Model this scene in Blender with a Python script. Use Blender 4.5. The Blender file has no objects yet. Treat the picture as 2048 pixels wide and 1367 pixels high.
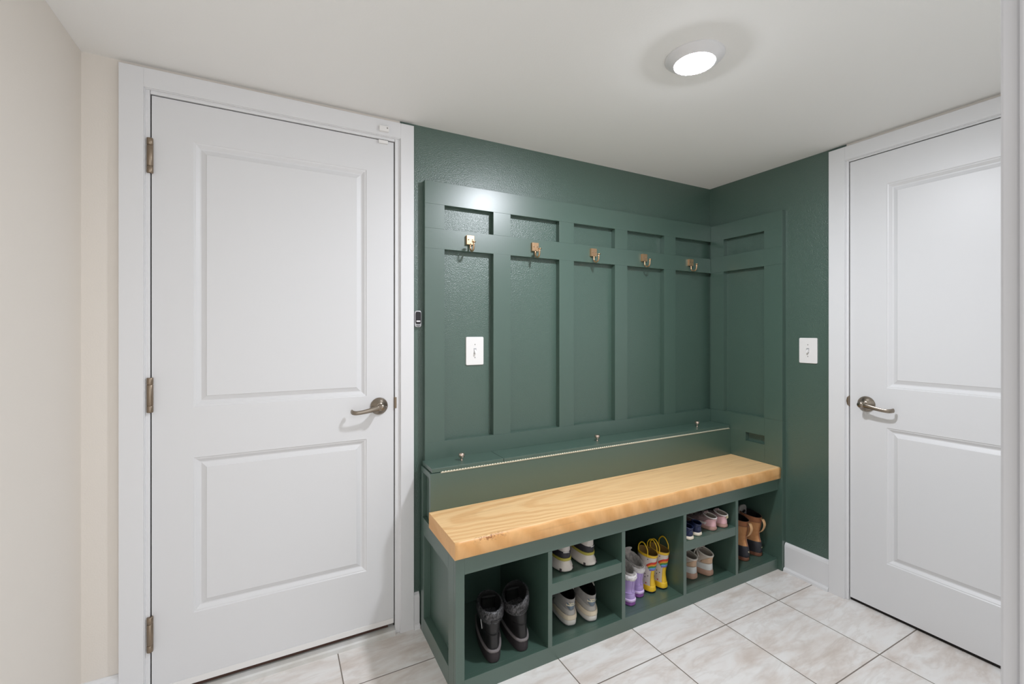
import bpy, bmesh, math, random
from math import sin, cos, pi, sqrt, asin, radians, floor
from mathutils import Vector, Matrix

random.seed(7)
scene = bpy.context.scene
COL = scene.collection
WM = {}                                   # world matrix of every root / part (all parts sit at identity under their root)

# ------------------------------------------------------------------ materials
def lin(c):
    return tuple((v/255/12.92 if v/255 <= .04045 else ((v/255+.055)/1.055)**2.4) for v in c) + (1,)

def mat(name, rgb, rough=.5, metal=0, rgb2=None, nscale=20, bump=0, bscale=200, spec=.5, coat=0, sheen=0, stretch=None, detail=3):
    m = bpy.data.materials.new(name); m.use_nodes = True
    nt = m.node_tree; b = nt.nodes['Principled BSDF']
    b.inputs['Base Color'].default_value = lin(rgb)
    b.inputs['Roughness'].default_value = rough
    b.inputs['Metallic'].default_value = metal
    b.inputs['Specular IOR Level'].default_value = spec
    b.inputs['Coat Weight'].default_value = coat; b.inputs['Coat Roughness'].default_value = .3
    b.inputs['Sheen Weight'].default_value = sheen
    tc = nt.nodes.new('ShaderNodeTexCoord')
    src = tc.outputs['Object']
    if stretch:
        mp = nt.nodes.new('ShaderNodeMapping'); mp.inputs['Scale'].default_value = stretch
        nt.links.new(src, mp.inputs['Vector']); src = mp.outputs['Vector']
    if rgb2:
        n = nt.nodes.new('ShaderNodeTexNoise'); n.inputs['Scale'].default_value = nscale; n.inputs['Detail'].default_value = detail
        nt.links.new(src, n.inputs['Vector'])
        r = nt.nodes.new('ShaderNodeValToRGB')
        r.color_ramp.elements[0].position = .35; r.color_ramp.elements[1].position = .65
        r.color_ramp.elements[0].color = lin(rgb); r.color_ramp.elements[1].color = lin(rgb2)
        nt.links.new(n.outputs['Fac'], r.inputs['Fac']); nt.links.new(r.outputs['Color'], b.inputs['Base Color'])
    if bump:
        n2 = nt.nodes.new('ShaderNodeTexNoise'); n2.inputs['Scale'].default_value = bscale; n2.inputs['Detail'].default_value = 2
        nt.links.new(src, n2.inputs['Vector'])
        bp = nt.nodes.new('ShaderNodeBump'); bp.inputs['Strength'].default_value = bump; bp.inputs['Distance'].default_value = .002
        nt.links.new(n2.outputs['Fac'], bp.inputs['Height']); nt.links.new(bp.outputs['Normal'], b.inputs['Normal'])
    return m

GREEN = (68, 93, 82)
M = dict(
    green=mat('green_paint', GREEN, .38, bump=.05, bscale=60, spec=1.0, coat=.36),
    greenwall=mat('green_wall_paint', GREEN, .34, bump=.8, bscale=230, spec=1.0, coat=.3),
    beige=mat('beige_wall_paint', (232, 225, 216), .7, bump=.12, bscale=220),
    ceil=mat('ceiling_paint', (246, 245, 242), .8, bump=.1, bscale=200),
    white=mat('white_trim_paint', (231, 231, 232), .35),
    shadetrim=mat('shaded_white_trim_paint', (204, 206, 211), .45),  # white trim with shade put into the colour, for the near jamb
    door=mat('white_door_paint', (227, 227, 228), .38, bump=.04, bscale=120),
    nickel=mat('brushed_nickel', (150, 140, 128), .28, 1, bump=.05, bscale=300),
    nickeld=mat('aged_nickel', (150, 135, 118), .38, 1),
    brass=mat('champagne_brass', (214, 178, 142), .3, 1),
    plate=mat('white_plastic', (240, 238, 236), .3),
    dark=mat('painted_gap_shade', (26, 22, 20), .8),  # near-black stand-in for the shade inside the door gaps
    brownstrip=mat('brown_weatherstrip', (70, 45, 34), .7),
    silver=mat('silver_plastic', (190, 190, 192), .35, .3),
    black=mat('black_plastic', (34, 30, 34), .3),
    hinge=mat('piano_hinge_brass', (232, 226, 204), .32, .7),
    sill=mat('white_sill_paint', (226, 226, 224), .45, rgb2=(208, 205, 198), nscale=9),
    # footwear
    leather=mat('black_leather', (26, 25, 26), .42, rgb2=(34, 32, 33), nscale=30, bump=.1, bscale=300),
    knit=mat('black_shiny_knit', (10, 10, 11), .3, rgb2=(96, 95, 97), nscale=190, bump=.8, bscale=260, stretch=(1, 1, .45)),
    brubber=mat('charcoal_rubber', (52, 45, 48), .6, bump=.15, bscale=150),
    welt=mat('grey_welt', (118, 112, 112), .6, bump=.4, bscale=500),
    lining=mat('black_lining', (14, 14, 15), .8),
    slick=mat('black_slick_tongue', (24, 25, 24), .3),
    runwhite=mat('white_foam', (216, 208, 200), .6, bump=.1, bscale=300),
    runblack=mat('charcoal_mesh', (44, 42, 48), .6, bump=.2, bscale=500),
    yellowline=mat('olive_yellow_foam', (176, 166, 74), .55),
    runupper=mat('white_mesh', (205, 198, 192), .6, bump=.3, bscale=500),
    nbgrey=mat('grey_suede', (158, 154, 150), .85, rgb2=(146, 142, 139), nscale=60, sheen=.3, bump=.15, bscale=500),
    nblight=mat('pale_grey_mesh', (182, 178, 173), .8, bump=.3, bscale=600),
    nbcream=mat('cream_foam', (228, 214, 190), .6),
    nbwhite=mat('offwhite_foam', (222, 218, 212), .6),
    nbout=mat('grey_outsole', (150, 152, 158), .6),
    slate=mat('slate_blue_tab', (124, 138, 152), .6),
    creamtext=mat('cream_lettering', (246, 236, 206), .6),
    purple=mat('lavender_rubber', (184, 160, 216), .4),
    purplelt=mat('pale_lavender_rubber', (220, 196, 236), .4),
    purpledk=mat('violet_sole', (156, 96, 176), .5),
    fur=mat('grey_fleece', (190, 184, 180), .95, rgb2=(158, 152, 148), nscale=90, bump=1, bscale=180, sheen=.5),
    furwhite=mat('white_fleece', (236, 232, 232), .95, bump=1, bscale=200, sheen=.5),
    yel=mat('yellow_rubber', (240, 196, 44), .3, coat=.2),
    yelin=mat('tan_boot_lining', (150, 118, 62), .8),
    rbwhite=mat('offwhite_rubber', (216, 206, 198), .35),
    red=mat('rainbow_red', (222, 60, 44), .4), orange=mat('rainbow_orange', (242, 160, 50), .4),
    rgreen=mat('rainbow_green', (70, 150, 70), .4), rblue=mat('rainbow_blue', (110, 170, 226), .4), rviolet=mat('rainbow_violet', (130, 120, 200), .4),
    heart=mat('red_heart', (190, 60, 60), .4), dot=mat('navy_dot', (40, 36, 60), .4),
    navy=mat('navy_leather', (30, 40, 74), .45), creamsole=mat('cream_sole', (232, 220, 200), .55),
    pink=mat('pink_leather', (222, 176, 180), .45), mauve=mat('mauve_suede', (150, 124, 124), .85, sheen=.3),
    gum=mat('gum_rubber', (190, 152, 132), .55), whitestripe=mat('white_leather', (224, 216, 212), .4), pinksole=mat('dusty_sole', (178, 140, 128), .55),
    greybeige=mat('grey_beige_suede', (196, 184, 172), .85, sheen=.3), patent=mat('white_patent', (222, 224, 222), .15, coat=.4),
    tantab=mat('tan_leather', (206, 174, 146), .5), whitelace=mat('pale_laces', (214, 206, 196), .8),
    suede=mat('tan_suede', (206, 150, 100), .85, rgb2=(188, 130, 82), nscale=30, sheen=.3, bump=.15, bscale=300),
    suededk=mat('brown_suede', (160, 104, 70), .9, sheen=.2), loop=mat('light_tan_strap', (212, 168, 122), .7),
    duckrub=mat('black_duck_rubber', (46, 46, 52), .5, bump=.1, bscale=200), duckgum=mat('brown_gum_sole', (120, 78, 58), .6),
    metal=mat('steel_badge', (210, 200, 170), .25, .9), tonguegrey=mat('grey_felt', (150, 146, 142), .9),
    rose=mat('polished_rose_nickel', (226, 204, 190), .22, 1),
    grey=mat('grey_screw', (150, 148, 146), .4, .3),
)

def emis(name, rgb, s):
    m = bpy.data.materials.new(name); m.use_nodes = True
    b = m.node_tree.nodes['Principled BSDF']
    b.inputs['Base Color'].default_value = lin(rgb)
    b.inputs['Emission Color'].default_value = lin(rgb); b.inputs['Emission Strength'].default_value = s
    return m
M['lens'] = emis('lit_lamp_lens', (243, 247, 255), 595)
M['led'] = mat('white_window', (250, 246, 248), .3)

def tile_material():
    m = bpy.data.materials.new('stone_look_floor_tile'); m.use_nodes = True
    nt = m.node_tree; b = nt.nodes['Principled BSDF']; L = nt.links.new
    tc = nt.nodes.new('ShaderNodeTexCoord')
    mp = nt.nodes.new('ShaderNodeMapping'); mp.inputs['Location'].default_value = (-.213+.379*6, -1.285+.402*12, 0)
    L(tc.outputs['Object'], mp.inputs['Vector'])
    br = nt.nodes.new('ShaderNodeTexBrick'); br.offset = 0; br.squash = 1
    br.inputs['Scale'].default_value = 1; br.inputs['Brick Width'].default_value = .379; br.inputs['Row Height'].default_value = .402
    br.inputs['Mortar Size'].default_value = .0022; br.inputs['Mortar Smooth'].default_value = .1; br.inputs['Bias'].default_value = 0
    br.inputs['Color1'].default_value = (0, 0, 0, 1); br.inputs['Color2'].default_value = (1, 1, 1, 1); br.inputs['Mortar'].default_value = (.5, .5, .5, 1)
    L(mp.outputs['Vector'], br.inputs['Vector'])
    # per-tile shift of the marbling
    mul = nt.nodes.new('ShaderNodeVectorMath'); mul.operation = 'SCALE'; mul.inputs['Scale'].default_value = 3.7
    L(br.outputs['Color'], mul.inputs[0])
    add = nt.nodes.new('ShaderNodeVectorMath'); L(mp.outputs['Vector'], add.inputs[0]); L(mul.outputs['Vector'], add.inputs[1])
    m2 = nt.nodes.new('ShaderNodeMapping'); m2.inputs['Rotation'].default_value = (0, 0, radians(-24)); m2.inputs['Scale'].default_value = (1.6, 5.2, 1)
    L(add.outputs['Vector'], m2.inputs['Vector'])
    n = nt.nodes.new('ShaderNodeTexNoise'); n.inputs['Scale'].default_value = 2.6; n.inputs['Detail'].default_value = 8; n.inputs['Roughness'].default_value = .6; n.inputs['Distortion'].default_value = .35
    L(m2.outputs['Vector'], n.inputs['Vector'])
    r = nt.nodes.new('ShaderNodeValToRGB'); e = r.color_ramp.elements
    e[0].position = .3; e[0].color = lin((216, 205, 196)); e[1].position = .62; e[1].color = lin((242, 240, 237))
    x = e.new(.44); x.color = lin((231, 224, 218)); x = e.new(.52); x.color = lin((238, 234, 230))
    L(n.outputs['Fac'], r.inputs['Fac'])
    n3 = nt.nodes.new('ShaderNodeTexNoise'); n3.inputs['Scale'].default_value = 2.2; n3.inputs['Detail'].default_value = 4; n3.inputs['Roughness'].default_value = .62; n3.inputs['Distortion'].default_value = .5
    L(m2.outputs['Vector'], n3.inputs['Vector'])
    r3 = nt.nodes.new('ShaderNodeValToRGB'); q = r3.color_ramp.elements
    q[0].position = .44; q[0].color = (0, 0, 0, 1); q[1].position = .5; q[1].color = (.22, .22, .22, 1); y = q.new(.55); y.color = (0, 0, 0, 1)
    L(n3.outputs['Fac'], r3.inputs['Fac'])
    vein = nt.nodes.new('ShaderNodeMixRGB'); vein.inputs['Color2'].default_value = lin((190, 176, 164)); L(r3.outputs['Color'], vein.inputs['Fac']); L(r.outputs['Color'], vein.inputs['Color1'])
    mx = nt.nodes.new('ShaderNodeMixRGB'); mx.inputs['Color2'].default_value = lin((128, 118, 108))
    L(br.outputs['Fac'], mx.inputs['Fac']); L(vein.outputs['Color'], mx.inputs['Color1']); L(mx.outputs['Color'], b.inputs['Base Color'])
    b.inputs['Roughness'].default_value = .42
    bp = nt.nodes.new('ShaderNodeBump'); bp.inputs['Strength'].default_value = .5; bp.inputs['Distance'].default_value = .0015; bp.invert = True
    L(br.outputs['Fac'], bp.inputs['Height']); L(bp.outputs['Normal'], b.inputs['Normal'])
    return m
M['tile'] = tile_material()

def wood_material(name, c_light, c_dark, front=False):
    m = bpy.data.materials.new(name); m.use_nodes = True
    nt = m.node_tree; b = nt.nodes['Principled BSDF']; L = nt.links.new
    tc = nt.nodes.new('ShaderNodeTexCoord')
    mp = nt.nodes.new('ShaderNodeMapping')
    w = nt.nodes.new('ShaderNodeTexWave'); 
    if front:
        mp.inputs['Rotation'].default_value = (0, radians(38), 0)
        w.wave_type = 'BANDS'; w.bands_direction = 'X'; w.inputs['Scale'].default_value = 3.4; w.inputs['Distortion'].default_value = 9; w.inputs['Detail Scale'].default_value = .55
    else:
        mp.inputs['Rotation'].default_value = (radians(0), radians(3.2), radians(1.5)); mp.inputs['Location'].default_value = (0, -.02, .075)
        w.wave_type = 'RINGS'; w.rings_direction = 'X'; w.inputs['Scale'].default_value = 19; w.inputs['Distortion'].default_value = 2.6; w.inputs['Detail Scale'].default_value = .5
    w.inputs['Detail'].default_value = 2
    L(tc.outputs['Object'], mp.inputs['Vector']); L(mp.outputs['Vector'], w.inputs['Vector'])
    r = nt.nodes.new('ShaderNodeValToRGB'); e = r.color_ramp.elements
    e[0].position = .15; e[0].color = lin(c_dark); e[1].position = .75; e[1].color = lin(c_light)
    L(w.outputs['Fac'], r.inputs['Fac'])
    # long dark mineral streaks running with the board
    m3 = nt.nodes.new('ShaderNodeMapping'); m3.inputs['Scale'].default_value = (1.3, 22, 22); L(tc.outputs['Object'], m3.inputs['Vector'])
    n = nt.nodes.new('ShaderNodeTexNoise'); n.inputs['Scale'].default_value = 1.6; n.inputs['Detail'].default_value = 6; n.inputs['Roughness'].default_value = .65; L(m3.outputs['Vector'], n.inputs['Vector'])
    r2 = nt.nodes.new('ShaderNodeValToRGB'); q = r2.color_ramp.elements
    q[0].position = .58; q[0].color = (0, 0, 0, 1); q[1].position = .8; q[1].color = (.75, .75, .75, 1)
    L(n.outputs['Fac'], r2.inputs['Fac'])
    sx = nt.nodes.new('ShaderNodeSeparateXYZ'); L(tc.outputs['Object'], sx.inputs['Vector'])
    mr = nt.nodes.new('ShaderNodeMapRange'); mr.inputs['From Min'].default_value = -.6; mr.inputs['From Max'].default_value = .1; mr.inputs['To Max'].default_value = 0 if front else .72
    L(sx.outputs['X'], mr.inputs['Value'])
    pl = nt.nodes.new('ShaderNodeMixRGB'); pl.inputs['Color2'].default_value = lin(c_light); L(mr.outputs['Result'], pl.inputs['Fac']); L(r.outputs['Color'], pl.inputs['Color1'])
    # torn knot on the front top edge
    mk = nt.nodes.new('ShaderNodeMapping'); mk.vector_type = 'POINT'; mk.inputs['Scale'].default_value = (1/.085, 1/.022, 1/.020); mk.inputs['Location'].default_value = (.79/.085, .146/.022, -.056/.020)
    L(tc.outputs['Object'], mk.inputs['Vector'])
    ln = nt.nodes.new('ShaderNodeVectorMath'); ln.operation = 'LENGTH'; L(mk.outputs['Vector'], ln.inputs[0])
    mk2 = nt.nodes.new('ShaderNodeMapRange'); mk2.inputs['From Min'].default_value = 1; mk2.inputs['From Max'].default_value = .2; L(ln.outputs['Value'], mk2.inputs['Value'])
    nk = nt.nodes.new('ShaderNodeTexNoise'); nk.inputs['Scale'].default_value = 55; nk.inputs['Detail'].default_value = 4; nk.inputs['Distortion'].default_value = 1.5; L(tc.outputs['Object'], nk.inputs['Vector'])
    rk = nt.nodes.new('ShaderNodeValToRGB'); kk = rk.color_ramp.elements; kk[0].position = .48; kk[0].color = (0, 0, 0, 1); kk[1].position = .6; kk[1].color = (1, 1, 1, 1); L(nk.outputs['Fac'], rk.inputs['Fac'])
    kf = nt.nodes.new('ShaderNodeMath'); kf.operation = 'MULTIPLY'; L(mk2.outputs['Result'], kf.inputs[0]); L(rk.outputs['Color'], kf.inputs[1])
    kn = nt.nodes.new('ShaderNodeMixRGB'); kn.inputs['Color2'].default_value = lin((168, 112, 66)); L(kf.outputs['Value'], kn.inputs['Fac']); L(pl.outputs['Color'], kn.inputs['Color1'])
    mx = nt.nodes.new('ShaderNodeMixRGB'); mx.inputs['Color2'].default_value = lin((196, 142, 92)); L(r2.outputs['Color'], mx.inputs['Fac']); L(kn.outputs['Color'], mx.inputs['Color1'])
    m4 = nt.nodes.new('ShaderNodeMapping'); m4.inputs['Scale'].default_value = (14, 90, 4) if front else (3, 150, 40)
    m4.inputs['Rotation'].default_value = (0, radians(38) if front else 0, 0); L(tc.outputs['Object'], m4.inputs['Vector'])
    n4 = nt.nodes.new('ShaderNodeTexNoise'); n4.inputs['Scale'].default_value = 3 if front else 1; n4.inputs['Detail'].default_value = 5; L(m4.outputs['Vector'], n4.inputs['Vector'])
    r4 = nt.nodes.new('ShaderNodeValToRGB'); g = r4.color_ramp.elements
    g[0].position = .35; g[0].color = (.84, .80, .76, 1); g[1].position = .62; g[1].color = (1, 1, 1, 1); L(n4.outputs['Fac'], r4.inputs['Fac'])
    mu = nt.nodes.new('ShaderNodeMixRGB'); mu.blend_type = 'MULTIPLY'; mu.inputs['Fac'].default_value = .45; L(mx.outputs['Color'], mu.inputs['Color1']); L(r4.outputs['Color'], mu.inputs['Color2'])
    L(mu.outputs['Color'], b.inputs['Base Color']); b.inputs['Roughness'].default_value = .42
    bp = nt.nodes.new('ShaderNodeBump'); bp.inputs['Strength'].default_value = .12; bp.inputs['Distance'].default_value = .001
    L(w.outputs['Fac'], bp.inputs['Height']); L(bp.outputs['Normal'], b.inputs['Normal'])
    return m
M['woodtop'] = wood_material('pale_wood_top', (252, 211, 155), (240, 192, 134))
M['woodfront'] = wood_material('wood_sawn_edge', (241, 188, 126), (233, 176, 112), True)

# ------------------------------------------------------------------ mesh helpers
def new(): return bmesh.new()

def box(bm, x0, x1, y0, y1, z0, z1, bev=.0012, mi=0):
    t = bmesh.new()
    v = [t.verts.new(p) for p in ((x0,y0,z0),(x1,y0,z0),(x1,y1,z0),(x0,y1,z0),(x0,y0,z1),(x1,y0,z1),(x1,y1,z1),(x0,y1,z1))]
    for f in ((0,3,2,1),(4,5,6,7),(0,1,5,4),(1,2,6,5),(2,3,7,6),(3,0,4,7)): t.faces.new([v[i] for i in f])
    if bev: bmesh.ops.bevel(t, geom=list(t.edges), offset=bev, segments=2, affect='EDGES', profile=.6)
    merge(bm, t, mi)

def merge(bm, t, mi=0, mx=None, smooth=False):
    if mx is not None: bmesh.ops.transform(t, matrix=mx, verts=list(t.verts))
    mp = {}
    for v in t.verts: mp[v] = bm.verts.new(v.co)
    for f in t.faces:
        try: g = bm.faces.new([mp[v] for v in f.verts])
        except ValueError: continue
        g.material_index = mi; g.smooth = smooth or f.smooth
    t.free()

def lathe(bm, prof, n=32, mx=None, mi=0, closed=False):
    """profile of (radius, height) turned about local z"""
    t = bmesh.new(); rows = []
    for r, h in prof:
        if r < 1e-6: rows.append([t.verts.new((0, 0, h))])
        else: rows.append([t.verts.new((r*cos(2*pi*i/n), r*sin(2*pi*i/n), h)) for i in range(n)])
    for a, b in zip(rows, rows[1:]):
        for i in range(n):
            j = (i+1) % n
            p = [a[i % len(a)], a[j % len(a)], b[j % len(b)], b[i % len(b)]]
            q = []
            for v in p:
                if v not in q: q.append(v)
            if len(q) > 2: t.faces.new(q).smooth = True
    merge(bm, t, mi, mx)

def frame_path(pts):
    out = []
    up = None
    for i, p in enumerate(pts):
        a = pts[max(i-1, 0)]; b = pts[min(i+1, len(pts)-1)]
        d = (Vector(b)-Vector(a)).normalized()
        if up is None:
            up = Vector((0, 0, 1)) if abs(d.z) < .8 else Vector((0, 1, 0))
        s = d.cross(up).normalized(); up = s.cross(d).normalized()
        out.append((Vector(p), s, up))
    return out

def tube(bm, pts, r, r2=None, n=10, mi=0, closed=False, radii=None):
    """swept tube, section r (side) by r2 (up)"""
    r2 = r2 or r
    t = bmesh.new(); rows = []
    fr = frame_path(pts)
    for k, (p, s, u) in enumerate(fr):
        f = radii[k] if radii else 1
        rows.append([t.verts.new(p + s*(r*f*cos(2*pi*i/n)) + u*(r2*f*sin(2*pi*i/n))) for i in range(n)])
    for a, b in zip(rows, rows[1:]):
        for i in range(n):
            t.faces.new((a[i], a[(i+1) % n], b[(i+1) % n], b[i])).smooth = True
    t.faces.new(rows[0][::-1]); t.faces.new(rows[-1])
    merge(bm, t, mi)

def crom(pts, sub=6):
    P = [Vector(p) for p in pts]; out = []
    for i in range(len(P)-1):
        a = P[max(i-1, 0)]; b = P[i]; c = P[i+1]; d = P[min(i+2, len(P)-1)]
        for j in range(sub):
            t = j/sub
            out.append(.5*((2*b)+(-a+c)*t+(2*a-5*b+4*c-d)*t*t+(-a+3*b-3*c+d)*t**3))
    out.append(P[-1]); return out

def prism(bm, outline, d0, d1, mx=None, mi=0, bev=0, smooth=False):
    """outline in local xz, extruded from y=d0 (front) to y=d1"""
    t = bmesh.new()
    a = [t.verts.new((x, d0, z)) for x, z in outline]; b = [t.verts.new((x, d1, z)) for x, z in outline]
    fa = t.faces.new(a); t.faces.new(b[::-1]); n = len(a)
    for i in range(n): t.faces.new((a[i], b[i], b[(i+1) % n], a[(i+1) % n]))
    bmesh.ops.recalc_face_normals(t, faces=list(t.faces))
    if bev:
        es = [e for e in t.edges if all(v in a for v in e.verts)]
        bmesh.ops.bevel(t, geom=es, offset=bev, segments=3, affect='EDGES', profile=.5)
    merge(bm, t, mi, mx, smooth)

def rrect(x0, x1, z0, z1, r, n=6):
    o = []
    for cx, cz, a0 in ((x1-r, z1-r, 0), (x0+r, z1-r, 90), (x0+r, z0+r, 180), (x1-r, z0+r, 270)):
        for i in range(n+1):
            a = radians(a0+90*i/n); o.append((cx+r*cos(a), cz+r*sin(a)))
    return o

def root(name, label, cat, loc=(0,0,0), rz=0, group=None, kind=None):
    o = bpy.data.objects.new(name, None); COL.objects.link(o)
    o.empty_display_size = .05
    o.location = loc; o.rotation_euler = (0, 0, rz)
    WM[o.name] = Matrix.Translation(loc) @ Matrix.Rotation(rz, 4, 'Z')
    tag(o, label, cat, group, kind); return o

def tag(o, label=None, cat=None, group=None, kind=None):
    if label: o['label'] = label
    if cat: o['category'] = cat
    if group: o['group'] = group
    if kind: o['kind'] = kind
    return o

def obj(name, bm, mats, parent=None, world=True, label=None, base=True, smooth=None):
    """one mesh object; vertices given in world space unless world=False (then in the root's own space)"""
    if not isinstance(mats, (list, tuple)): mats = [mats]
    bmesh.ops.recalc_face_normals(bm, faces=list(bm.faces))
    me = bpy.data.meshes.new(name); 
    o = bpy.data.objects.new(name, me); COL.objects.link(o)
    if parent is not None:
        o.parent = parent; mw = WM[parent.name]; WM[o.name] = mw
        if world: bmesh.ops.transform(bm, matrix=mw.inverted(), verts=list(bm.verts))
    elif base and world:
        xs = [v.co.x for v in bm.verts]; ys = [v.co.y for v in bm.verts]; zs = [v.co.z for v in bm.verts]
        c = Vector(((min(xs)+max(xs))/2, (min(ys)+max(ys))/2, min(zs)))
        bmesh.ops.translate(bm, vec=-c, verts=list(bm.verts)); o.location = c
        WM[o.name] = Matrix.Translation(c)
    else: WM[o.name] = Matrix.Identity(4)
    if smooth is not None:
        for f in bm.faces: f.smooth = smooth
    bm.to_mesh(me); bm.free()
    for m in mats: me.materials.append(M[m])
    if label: o['label'] = label
    return o

def struct(name, bm, mats, label=None, base=False):
    o = obj(name, bm, mats, base=base); o['kind'] = 'structure'
    if label: o['label'] = label
    return o

# ------------------------------------------------------------------ room dimensions (metres)
XL, XR, YW, ZC = -.555, 2.412, 1.905, 2.1716
YF = .1246                               # room face of the wall the camera looks through

bm = new(); box(bm, -1.2, 2.75, -1.6, 2.15, -.1, 0, 0); struct('floor', bm, 'tile', 'pale stone-look tile floor with thin grey grout')
bm = new(); box(bm, -1.2, 2.75, -.35, 2.15, ZC, ZC+.1, 0); struct('ceiling', bm, 'ceil', 'plain off-white ceiling')
bm = new()
box(bm, -.70, -.394, YW, 2.0, 0, ZC, 0, 0); box(bm, -.394, .463, YW, 2.0, 2.09, ZC, 0, 0)
box(bm, .463, 2.53, YW, 2.0, 0, ZC, 0, 1); box(bm, -.70, 2.53, 2.0, 2.1, 0, ZC, 0, 0)
struct('wall_back', bm, ['beige', 'greenwall'], 'back wall, beige left of the door and dark green right of it')
bm = new()
box(bm, XR, 2.5, 1.143, YW, 0, ZC, 0, 1); box(bm, XR, 2.5, .20, 1.143, 2.09, ZC, 0, 0); box(bm, XR, 2.5, YF, .20, 0, ZC, 0, 0)
box(bm, 2.5, 2.6, YF, YW, 0, ZC, 0, 0)
struct('wall_right', bm, ['beige', 'greenwall'], 'right wall, dark green beside the white door')
bm = new(); box(bm, -.70, XL, -1.6, YW, 0, ZC, 0); struct('wall_left', bm, 'beige', 'plain beige wall at left')
bm = new()
box(bm, .532, 2.6, 0, YF, 0, ZC, 0)
struct('wall_front', bm, 'ceil', 'off-white wall beside the opening the view looks through')

# casings
bm = new()
box(bm, -.459, -.394, YW-.017, YW, 0, 2.157, .0012); box(bm, .463, .519, YW-.017, YW, 0, 2.157, .0012)
box(bm, -.3941, .4631, YW-.017, YW, 2.092, 2.157, .0008)
box(bm, -.394, -.3915, YW-.013, YW, 0, 2.092, .001); box(bm, .4605, .463, YW-.013, YW, 0, 2.092, .001); box(bm, -.392, .461, YW-.013, YW, 2.0895, 2.0925, .001)
box(bm, -.394, -.3795, YW-.006, 2.0, 0, 2.0915, .0025); box(bm, .441, .463, YW-.006, 2.0, 0, 2.0915, .0025); box(bm, -.379, .4405, YW-.006, 2.0, 2.0785, 2.0915, .0025)
box(bm, -.379, -.36, YW+.047, YW+.065, .03, 2.078, 0); box(bm, .42, .4405, YW+.047, YW+.065, .03, 2.078, 0); box(bm, -.36, .42, YW+.047, YW+.065, 2.06, 2.078, 0)
for q in ((-.3795, -.3762, .03, 2.078), (.4372, .441, .03, 2.078), (-.3795, .441, 2.0752, 2.0785)): box(bm, q[0], q[1], YW+.006, YW+.04, q[2], q[3], 0, 1)  # dark strips paint the shade in the gaps around the left door
struct('trim_1', bm, ['white', 'dark'], 'white casing around the left door')
bm = new()
box(bm, XR-.017, XR, 1.143, 1.213, 0, 2.157, .0012); box(bm, XR-.017, XR, .135, .20, 0, 2.157, .0012); box(bm, XR-.017, XR, .1999, 1.1431, 2.092, 2.157, .0008)
box(bm, XR-.013, XR, 1.1405, 1.143, 0, 2.092, .001); box(bm, XR-.013, XR, .2, 1.141, 2.0895, 2.0925, .001)
box(bm, XR-.006, 2.5, 1.1315, 1.143, 0, 2.0915, .0025); box(bm, XR-.006, 2.5, .20, .212, 0, 2.0915, .0025); box(bm, XR-.006, 2.5, .2125, 1.131, 2.0835, 2.0915, .002)
box(bm, XR+.047, XR+.065, 1.112, 1.131, 0, 2.083, 0); box(bm, XR+.047, XR+.065, .2125, 1.112, 2.065, 2.083, 0)
for q in ((1.1282, 1.1315, .02, 2.0835), (.212, 1.1315, 2.0803, 2.0835)): box(bm, XR+.006, XR+.04, q[0], q[1], q[2], q[3], 0, 1)  # dark strips paint the shade in the right door's gaps
box(bm, XR+.012, XR+.05, .212, 1.1315, .0005, .022, 0, 1)  # painted shadow under the right door, a dark strip
struct('trim_2', bm, ['white', 'dark'], 'white casing around the right door')
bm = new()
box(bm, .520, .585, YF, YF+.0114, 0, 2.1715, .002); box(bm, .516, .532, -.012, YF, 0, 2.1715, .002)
struct('trim_3', bm, 'shadetrim', 'white doorway casing close to the camera at the right edge')  # white casing, darkened by colour to read as shaded
# sill under the left door
bm = new()
prism(bm, [(-.001, 0), (-.001, .016), (.004, .021), (.05, .027), (.05, 0)], -.379, .4405, Matrix(((0, 1, 0, 0), (1, 0, 0, YW-.018), (0, 0, 1, 0), (0, 0, 0, 1))))
struct('trim_4', bm, 'sill', 'white sill on the floor under the left door')
# baseboards
def baseboard(name, pts, label):
    """profile swept along straight run given by (x0,y0)->(x1,y1), standing proud to the left-hand normal"""
    (x0, y0), (x1, y1) = pts
    d = Vector((x1-x0, y1-y0, 0)); L = d.length; d.normalize(); n = Vector((d.y, -d.x, 0))
    prof = [(0, 0), (.026, 0), (.025, .012), (.020, .018), (.014, .020), (.014, .132), (.011, .142), (.006, .147), (.004, .150), (0, .150)]
    b = new(); A = [b.verts.new(Vector((x0, y0, 0))+n*q+Vector((0, 0, z))) for q, z in prof]; B = [b.verts.new(Vector((x1, y1, 0))+n*q+Vector((0, 0, z))) for q, z in prof]
    b.faces.new(A); b.faces.new(B[::-1])
    for i in range(len(prof)): b.faces.new((A[i], B[i], B[(i+1) % len(prof)], A[(i+1) % len(prof)]))
    return struct(name, b, 'white', label)
baseboard('baseboard_right', ((XR, 1.430), (XR, 1.2135)), 'white baseboard between bench and right door')
baseboard('baseboard_back', ((.5195, YW), (.5445, YW)), 'short white baseboard between left casing and bench')
baseboard('baseboard_corner', ((-.555, YW), (-.4595, YW)), 'white baseboard left of the left door')
baseboard('baseboard_left', ((XL, -1.58), (XL, YW-.03)), 'white baseboard along the left wall')

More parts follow.
